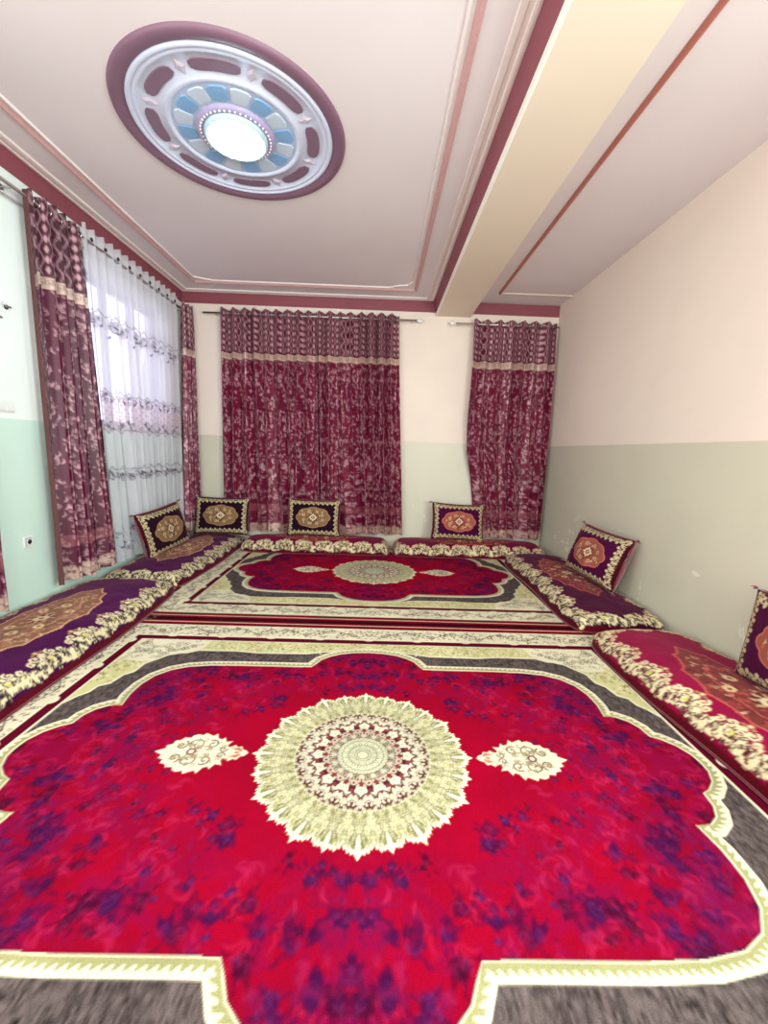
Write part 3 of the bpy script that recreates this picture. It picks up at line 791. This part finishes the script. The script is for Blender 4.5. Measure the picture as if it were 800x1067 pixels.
# window on the left wall
win = empty('window_1', (XL-.11, (a+b)/2, c)); win['kind'] = 'structure'
W2, Hh = (b-a)/2, d-c
def wpart(name, y0, y1, z0, z1, x0=-.03, x1=.03, mat=None, par=None):
    bm = bmesh.new(); box(bm, x0, x1, y0, y1, z0, z1, .004); return obj_bm(name, bm, mat or M_frame, par or win)
wpart('window_frame', -W2, -W2+.06, 0, Hh); wpart('window_frame', W2-.06, W2, 0, Hh)
wpart('window_frame', -W2+.06, W2-.06, 0, .06); wpart('window_frame', -W2+.06, W2-.06, Hh-.06, Hh)
wpart('transom', -W2+.06, W2-.06, 1.0, 1.08)
for y in (-.24, .24): wpart('mullion', y-.03, y+.03, .06, Hh-.06)
wpart('window_sill', -W2, W2, -.03, 0, .02, .12, M_plastic)
mg, nt, bb = newmat('window_glass'); bb.inputs['Transmission Weight'].default_value = 1; bb.inputs['Roughness'].default_value = 0.02; bb.inputs['IOR'].default_value = 1.05
bb.inputs['Base Color'].default_value = (.96, .95, 1, 1)
for (y0, y1) in ((-W2+.06, -.27), (-.21, .21), (.27, W2-.06)):
    for (z0, z1) in ((.06, 1.0), (1.08, Hh-.06)):
        wpart('pane', y0, y1, z0, z1, -.004, .004, mg)
# inner open sash with handle near the corner
sash = empty('window_sash', (XL-.03, b-.05, c+.03), (0, 0, math.radians(-8)))
sash.parent = win; sash.location = (.06, W2-.06, .03)
bm = bmesh.new(); box(bm, 0, .035, -.40, -.35, 0, .98); box(bm, 0, .035, -.05, 0, 0, .98); box(bm, 0, .035, -.35, -.05, 0, .05); box(bm, 0, .035, -.35, -.05, .93, .98)
obj_bm('sash_frame', bm, M_frame, sash)
bm = bmesh.new(); tube(bm, [(.035, -.375, .45), (.06, -.375, .45)], .008); tube(bm, [(.06, -.375, .455), (.06, -.29, .452)], .007)
obj_bm('window_handle', bm, M_chrome, sash, True)

# ------------------------------------------------------------------ ceiling medallion and lamp
MX, MY = -1.014, 3.09
med = empty('ceiling_medallion', (MX, MY, ZC)); tag(med, 'round stepped plaster ceiling medallion with mauve rim, mauve cartouches and blue petals', 'ceiling medallion')
bm = bmesh.new(); lathe(bm, [(.722, 0), (.718, -.012), (.706, -.020), (.680, -.022), (.655, -.016), (.640, -.010), (.634, -.004)], 96)
obj_bm('outer_rim', bm, M_mauve, med, True)
M_medal = plain('medallion_plaster', srgb(208, 212, 234), .55, var=.02)
bm = bmesh.new(); lathe(bm, [(.634, -.004), (.630, -.014), (.618, -.018), (.606, -.014), (.600, -.008), (.592, -.012), (.578, -.012), (.572, -.006), (.430, -.005), (.426, -.012), (.408, -.015), (.400, -.010), (.392, -.005), (.385, .0)], 96)
obj_bm('plaster_ring', bm, M_medal, med, True)
def sector(bm, r0, r1, a0, a1, z0, z1, n=8, inset=0):
    """raised annular sector with depth, pointing down from z0 to z1"""
    rows = []
    for k in range(n+1):
        t = k/n; a = a0+(a1-a0)*t; e = inset*(abs(2*t-1)**6)
        rows.append([bm.verts.new((r*math.cos(a), r*math.sin(a), z)) for r, z in ((r0+e, z0), (r0+e+.003, z1), (r1-e-.003, z1), (r1-e, z0))])
    for A, B in zip(rows, rows[1:]):
        for i in range(3): bm.faces.new((A[i], A[i+1], B[i+1], B[i]))
    bm.faces.new(rows[0]); bm.faces.new(rows[-1][::-1])
M_cart = plain('mauve_cartouche_paint', srgb(126, 98, 118), .5, var=.02)
M_dia = plain('lilac_diamond_paint', srgb(196, 184, 200), .5)
for k in range(8):
    ac = 2*PI*(k+.12)/8; bm = bmesh.new(); sector(bm, .464, .546, ac-.275, ac+.275, -.004, -.011, 12, .022); obj_bm('cartouche', bm, M_cart, med)
    a2 = ac+PI/8; bm = bmesh.new()
    P = [(.503+.055*math.cos(t), .036*math.sin(t)) for t in (0, PI/2, PI, 1.5*PI)]
    vs = []
    for z, s_ in ((-.004, 1), (-.014, .45)):
        vs.append([bm.verts.new(((.503+(x-.503)*s_)*math.cos(a2)-y*s_*math.sin(a2), (.503+(x-.503)*s_)*math.sin(a2)+y*s_*math.cos(a2), z)) for x, y in P])
    for i in range(4): bm.faces.new((vs[0][i], vs[1][i], vs[1][(i+1) % 4], vs[0][(i+1) % 4]))
    bm.faces.new(vs[1]); obj_bm('diamond', bm, M_dia, med)
M_blue = plain('blue_petal_paint', srgb(128, 170, 214), .5, var=.02); M_pet = plain('pale_petal_paint', srgb(196, 208, 226), .5, var=.02)
M_bring = plain('pale_blue_ring_paint', srgb(186, 200, 226), .5, var=.02)
bm = bmesh.new(); lathe(bm, [(.392, -.004), (.24, -.004), (0, -.004)], 48); obj_bm('centre_disc', bm, M_bring, med)
for k in range(16):
    ac = 2*PI*k/16; bm = bmesh.new(); sector(bm, .262, .372, ac-.165, ac+.165, -.004, -.011, 5, .012)
    obj_bm('petal', bm, M_blue if k % 2 == 0 else M_pet, med)
bm = bmesh.new(); lathe(bm, [(.245, -.004), (.242, -.018), (.232, -.026), (.205, -.028), (.198, -.018)], 64); obj_bm('inner_ring', bm, plain('lilac_ring_paint', srgb(176, 164, 204), .5), med, True)
beadm = None
for k in range(44):
    a_ = 2*PI*k/44
    if beadm is None:
        bm = bmesh.new(); bmesh.ops.create_icosphere(bm, subdivisions=1, radius=.008); o = obj_bm('bead', bm, M_white_trim, med, True); beadm = o
    else: o = beadm.copy(); COL.objects.link(o); o.parent = med
    o.location = (.221*math.cos(a_), .221*math.sin(a_), -.029)
lamp = empty('ceiling_lamp', (MX, MY, ZC-.014)); tag(lamp, 'glowing round blue-white ceiling lamp at the centre of the medallion', 'lamp')
bm = bmesh.new(); lathe(bm, [(.200, 0), (.202, -.026), (.192, -.040), (.172, -.034), (.158, -.02)], 64); obj_bm('lamp_bezel', bm, plain('pale_lamp_bezel', srgb(196, 226, 238), .3), lamp, True)
bm = bmesh.new(); lathe(bm, [(.16, -.022), (.15, -.045), (.12, -.066), (.06, -.080), (0, -.083)], 48); obj_bm('lamp_diffuser', bm, emis('lamp_glow', (.62, .86, 1.0), 55), lamp, True)

# ------------------------------------------------------------------ rugs
M_pile = weave_mat('carved_pile', .95, .0, 260, .35, .5, height=.8, spec=.05)
rc = rug_canvas()
build_rug('area_rug', -.03, 1.712, .005, rc, M_pile, 'large crimson rug nearest the camera with a big round cream medallion')
build_rug('area_rug', -.01, 4.665, .010, rc, M_pile, 'crimson medallion rug lying at the curtained far end', ymax=1.31)

# ------------------------------------------------------------------ floor mattresses
M_velvet = weave_mat('velvet', .85, .12, 120, .22, .4, height=.6, spec=.08)
M_piping = plain('dark_red_piping', srgb(96, 6, 24), .8, sheen=.3)
PUR, CRI, MAG, WIN = C3(62, 2, 62), C3(134, 4, 54), C3(106, 2, 50), C3(62, 2, 42)
SIDE = C3(84, 2, 18); GM = C3(176, 128, 96); RM = C3(156, 70, 62)
build_mattress((-2.275, 2.71, .012), PI/2+.02, 2.24, .90, .10, PUR, SIDE, GM, 1, 'purple velvet floor mattress nearest the camera on the left side')
build_mattress((-2.285, 4.90, .012), PI/2-.01, 2.06, .84, .10, PUR, SIDE, GM, 2, 'purple velvet floor mattress in the far left corner beneath the sheer curtain')
build_mattress((-.83, 5.665, .012), 0, 2.02, .62, .12, MAG, SIDE, RM, 3, 'magenta velvet floor mattress under the wide far curtain', skf=.12)
build_mattress((1.29, 5.665, .012), 0, 2.10, .62, .12, MAG, SIDE, RM, 4, 'magenta velvet floor mattress under the narrow far right curtain', skf=.12)
build_mattress((2.03, 4.19, .012), PI/2-.02, 2.20, .78, .10, WIN, SIDE, RM, 5, 'dark wine velvet floor mattress by the right wall near the far corner')
build_mattress((2.03, 1.90, .012), PI/2+.035, 2.14, .80, .10, CRI, SIDE, RM, 6, 'crimson velvet floor mattress nearest the camera on the right side')

# ------------------------------------------------------------------ cushions
M_redv = plain('red_velvet', srgb(120, 8, 40), .8, var=.15, sheen=.5); M_blackv = plain('wine_velvet', srgb(74, 8, 36), .8, var=.15, sheen=.5)
PD = pillow_canvas(C3(34, 10, 26), 1, C3(150, 116, 84)); PP = pillow_canvas(C3(70, 8, 52), 2, C3(180, 100, 84))
R_ = math.radians
build_pillow((-2.14, 5.60, .19), (R_(-14), 0, R_(2)), PD, M_blackv, 'dark cushion between the left corner and the wide curtain', 1)
build_pillow((-.875, 5.60, .20), (R_(-13), 0, R_(-1)), PD, M_redv, 'dark cushion in front of the middle of the wide far curtain', 2)
build_pillow((1.13, 5.62, .20), (R_(-14), R_(2), R_(2)), PP, M_redv, 'purple and cream cushion leaning on bare wall beside the narrow far curtain', 3)
build_pillow((-2.40, 4.72, .17), (R_(-12), R_(-6), R_(81)), PD, M_redv, 'dark cushion tilted back against the sheer curtain', 4, .10)
build_pillow((2.13, 3.97, .20), (R_(-18), R_(3), R_(-82)), PP, M_redv, 'purple cushion leaning on the right wall towards the far corner', 5, .125)
build_pillow((2.15, 1.86, .19), (R_(-8), R_(-2), R_(-88)), PP, M_redv, 'purple cushion cut off by the right edge of the photo', 6, .10)

# ------------------------------------------------------------------ curtains
GR, TH = C3(114, 12, 52), C3(226, 180, 190)
M_cur = weave_mat('satin_damask', .45, .0, 200, .12, .2, thread=(.4, .25), height=.8, spec=.5)
def cc(seed, gr=GR, th=TH): return lambda L, H, zb: curtain_canvas(L, H, 170, seed, zb, gr, th)
def curtain_thing(label, group='wine damask curtains'): 
    r = empty('curtain'); tag(r, label, 'curtain', group); return r
YC = 5.885
M_lining = plain('brown_curtain_lining', srgb(88, 50, 50), .8)
c1 = curtain_thing('left half of the wide far wine damask curtain')
build_curtain('cloth', c1, (-2.19, YC), (-.893, YC), .20, 3.215, 9, .062, 11, 2.0, .013, M_cur, cc(1), shift=(-.02, .055))
c2 = curtain_thing('right half of the wide far wine damask curtain')
build_curtain('cloth', c2, (-.885, YC), (.22, YC), .20, 3.215, 8, .06, 12, 2.0, .013, M_cur, cc(2), shift=(.035, .14))
c3 = curtain_thing('narrow wine damask curtain at the right end of the far wall')
build_curtain('cloth', c3, (1.225, YC), (2.36, YC), .20, 3.19, 7, .06, 13, 2.0, .013, M_cur, cc(3), shift=(.10, .0), gather=([0, .45, .6, .85, 1], [1, 1.03, 1.03, .92, .88], 1.0))
c4 = curtain_thing('large tall wine damask curtain nearest the camera on the left wall')
build_curtain('cloth', c4, (-2.655, 3.37), (-2.655, 3.90), .19, 3.215, 5, .062, 14, 2.6, .0095, M_cur, cc(4, C3(86, 6, 46), C3(206, 156, 166)), shift=(.02, .20), flare=1.2)
build_curtain('lining', c4, (-2.668, 3.35), (-2.636, 3.358), .20, 3.20, 1, .010, 44, 1.4, .02, M_lining, None, shift=(.03, .03), colors=lambda S, Z, L: np.ones((*Z.shape, 4))*.1)
c5 = curtain_thing('slim wine damask curtain in the far left corner')
build_curtain('cloth', c5, (-2.62, 5.70), (-2.58, 5.93), .22, 3.215, 3, .05, 15, 2.4, .013, M_cur, cc(5), shift=(-.04, 0))
c6 = curtain_thing('wine damask curtain edge cut off at the lower left of the photo')
build_curtain('cloth', c6, (-2.655, 2.15), (-2.655, 2.86), .19, 3.215, 6, .055, 16, 2.2, .013, M_cur, cc(6, C3(86, 6, 46), C3(206, 156, 166)), shift=(0, .07))
# grommet rings on every curtain top
def grommets(root, p0, p1, n, z, r=.024):
    p0 = Vector((*p0, z)); p1 = Vector((*p1, z)); d = (p1-p0).normalized(); first = None
    for k in range(n):
        p = p0.lerp(p1, (k+.5)/n)
        if first is None:
            bm = bmesh.new(); u = d.cross(Vector((0, 0, 1))); a_ = d
            pts = [Vector((0, 0, 0))+(u*math.cos(t)+Vector((0, 0, 1))*math.sin(t))*r for t in np.linspace(0, 2*PI, 17)]
            tube(bm, pts, .005, 6, False); first = obj_bm('grommet', bm, M_chrome, root, True); first.location = p
        else:
            c_ = first.copy(); COL.objects.link(c_); c_.parent = root; c_.location = p
ZR = 3.165
grommets(c1, (-2.19, YC), (-.88, YC), 18, ZR); grommets(c2, (-.88, YC), (.22, YC), 16, ZR); grommets(c3, (1.23, YC), (2.35, YC), 14, ZR-.015)
grommets(c4, (-2.655, 3.38), (-2.655, 3.93), 10, ZR)
# sheer curtain
m, nt, bb = newmat('sheer_voile'); nt.nodes.remove(bb); out = nt.nodes['Material Output']
at = nt.nodes.new('ShaderNodeAttribute'); at.attribute_name = 'weave'
df = nt.nodes.new('ShaderNodeBsdfDiffuse'); tl = nt.nodes.new('ShaderNodeBsdfTranslucent'); tr = nt.nodes.new('ShaderNodeBsdfTransparent')
nt.links.new(at.outputs['Color'], df.inputs[0]); nt.links.new(at.outputs['Color'], tl.inputs[0])
m1 = nt.nodes.new('ShaderNodeMixShader'); m1.inputs[0].default_value = .5; nt.links.new(df.outputs[0], m1.inputs[1]); nt.links.new(tl.outputs[0], m1.inputs[2])
m2 = nt.nodes.new('ShaderNodeMixShader'); nt.links.new(at.outputs['Alpha'], m2.inputs[0]); nt.links.new(tr.outputs[0], m2.inputs[1]); nt.links.new(m1.outputs[0], m2.inputs[2])
nt.links.new(m2.outputs[0], out.inputs[0]); M_sheer = m
def sheer_colors(S, Z, L):
    res = 160; H = 3.2; tile = Canvas(.5, H, res, C3(246, 244, 252), .68); rg = random.Random(4)
    gry, lil = C3(116, 104, 124), C3(236, 226, 240)
    def band(zc, hh, n=26, col=gry, al=.95):
        for i in range(n):
            x = rg.uniform(0, .5); z = zc+rg.uniform(-hh, hh)*.8
            for dx in (-.5, 0, .5):
                if i % 2: tile.stroke(spiral(x+dx, z, rg.uniform(.015, .035), rg.random()*6, 1, 1 if i % 4 == 1 else -1, 12), .009, col, t=al)
                else: tile.poly(leaf(x+dx, z, .06, rg.random()*6, .4), col if i % 4 else lil, t=al)
    def scal(z, col=gry, up=1):
        for k in range(5):
            for dx in (0,):
                x = (k+.5)*.1; tile.stroke([(x-.05, z), (x-.02, z+up*.012), (x, z+up*.045), (x+.02, z+up*.012), (x+.05, z)], .008, col, t=.95)
    band(2.49, .09, 44); scal(2.58)
    tile.rect(0, .5, 1.52, 1.86, C3(240, 226, 236), .72); scal(1.87)
    band(1.83, .035, 22); band(1.56, .04, 26)
    for i in range(8):
        for j in range(5): tile.disc((i+.5*(j % 2))*.0625+.02, 1.63+j*.036, .008, C3(170, 130, 150), t=.95)
    scal(1.53, up=-1); band(1.07, .05, 30); scal(1.12)
    band(.40, .16, 44)
    return tile.sample(np.mod(S, .5), Z)
c7 = empty('sheer_curtain'); tag(c7, 'white sheer voile curtain with grey embroidered bands over the left window', 'curtain')
build_curtain('voile', c7, (-2.655, 3.94), (-2.655, 5.68), .17, 3.275, 14, .026, 17, 1.35, .011, M_sheer, None, colors=sheer_colors, flare=1.2, shift=(.16, 0))
for k in range(9):
    bm = bmesh.new(); tube(bm, [(0, 0, 0), (.006, 0, 0)], .017, 12); o = obj_bm('eyelet', bm, M_dark, c7, True); o.location = (-2.631, 4.03+k*.19, ZR+.02)
# rods
def rod(label, p0, p1, z, r=.013, ends=(1, 1)):
    root = empty('curtain_rod', (p0[0], p0[1], z)); tag(root, label, 'curtain rod', 'steel curtain rods')
    v = Vector((p1[0]-p0[0], p1[1]-p0[1], 0)); L = v.length; root.rotation_euler = (0, 0, math.atan2(v.y, v.x))
    bm = bmesh.new(); tube(bm, [(0, 0, 0), (L, 0, 0)], r, 14); obj_bm('pole', bm, M_chrome, root, True)
    for e, x, s_ in ((ends[0], 0, -1), (ends[1], L, 1)):
        if e:
            bm = bmesh.new(); tube(bm, [(x, 0, 0), (x+s_*.012, 0, 0), (x+s_*.02, 0, 0), (x+s_*.045, 0, 0), (x+s_*.07, 0, 0), (x+s_*.085, 0, 0)], [.013, .013, .024, .03, .024, .006], 14)
            obj_bm('finial', bm, M_plastic, root, True)
    return root, L
def brackets(root, xs, depth, side):
    for x in xs:
        bm = bmesh.new(); tube(bm, [(x, 0, 0), (x, side*depth, 0)], .008, 8); tube(bm, [(x, side*(depth-.006), 0), (x, side*depth, 0)], .026, 12)
        obj_bm('bracket', bm, M_chrome, root, True)
r, L = rod('steel rod over the wide far curtain', (-2.42, YC), (.46, YC), ZR, ends=(0, 1)); brackets(r, (.15, L-.06), .125, 1)
r, L = rod('steel rod over the narrow far right curtain', (.99, YC), (2.40, YC), ZR-.015, ends=(1, 0)); brackets(r, (.05, L-.04), .125, 1)
r, L = rod('front steel rod on the left wall', (-2.655, 1.9), (-2.655, 5.9), ZR, .014); brackets(r, (.35, 1.36, L-.05), .097, 1)
r, L = rod('thinner rear steel rod close to the left wall', (-2.715, 2.6), (-2.715, 5.66), ZR-.045, .009, ends=(1, 1)); brackets(r, (.1, L-.05), .036, 1)

# ------------------------------------------------------------------ wall fittings on the left wall
def fitting(name, y, z, label, cat, w=.085, h=.085):
    root = empty(name, (XL, y, z)); tag(root, label, cat)
    bm = bmesh.new(); box(bm, 0, .010, -w/2, w/2, -h/2, h/2, .003); obj_bm('plate', bm, M_plastic, root); return root
s = fitting('power_socket', 3.215, .60, 'square white socket low on the left wall beside the tall curtain', 'socket')
bm = bmesh.new(); box(bm, .010, .018, -.030, .030, -.030, .030, .004); obj_bm('socket_insert', bm, M_plastic, s)
bm = bmesh.new(); tube(bm, [(.015, 0, 0), (.0195, 0, 0)], .019, 20); obj_bm('socket_recess', bm, M_dark, [c for c in s.children if c.name.startswith('socket_insert')][0], True)
s = fitting('light_switch', 3.13, 1.635, 'white double light switch at the left edge above the green dado', 'switch', .15, .082)
for q in (-.036, .036):
    bm = bmesh.new(); box(bm, .010, .017, q-.031, q+.031, -.032, .032, .003); obj_bm('rocker', bm, M_plastic, s)
for z, y, lab in ((2.35, 3.22, 'small curved metal hook high on the left wall, the upper one'), (2.26, 3.14, 'small metal hook high on the left wall, the lower one')):
    root = empty('wall_hook', (XL, y, z)); tag(root, lab, 'hook', 'hooks on the left wall')
    bm = bmesh.new(); tube(bm, [(0, 0, .0), (.03, 0, 0), (.05, -.02, -.012), (.055, -.05, -.014), (.05, -.085, .004)], .007, 8); obj_bm('arm', bm, M_chrome, root, True)
    bm = bmesh.new(); tube(bm, [(0, 0, 0), (.006, 0, 0)], .018, 14); obj_bm('rosette', bm, M_dark, root, True)
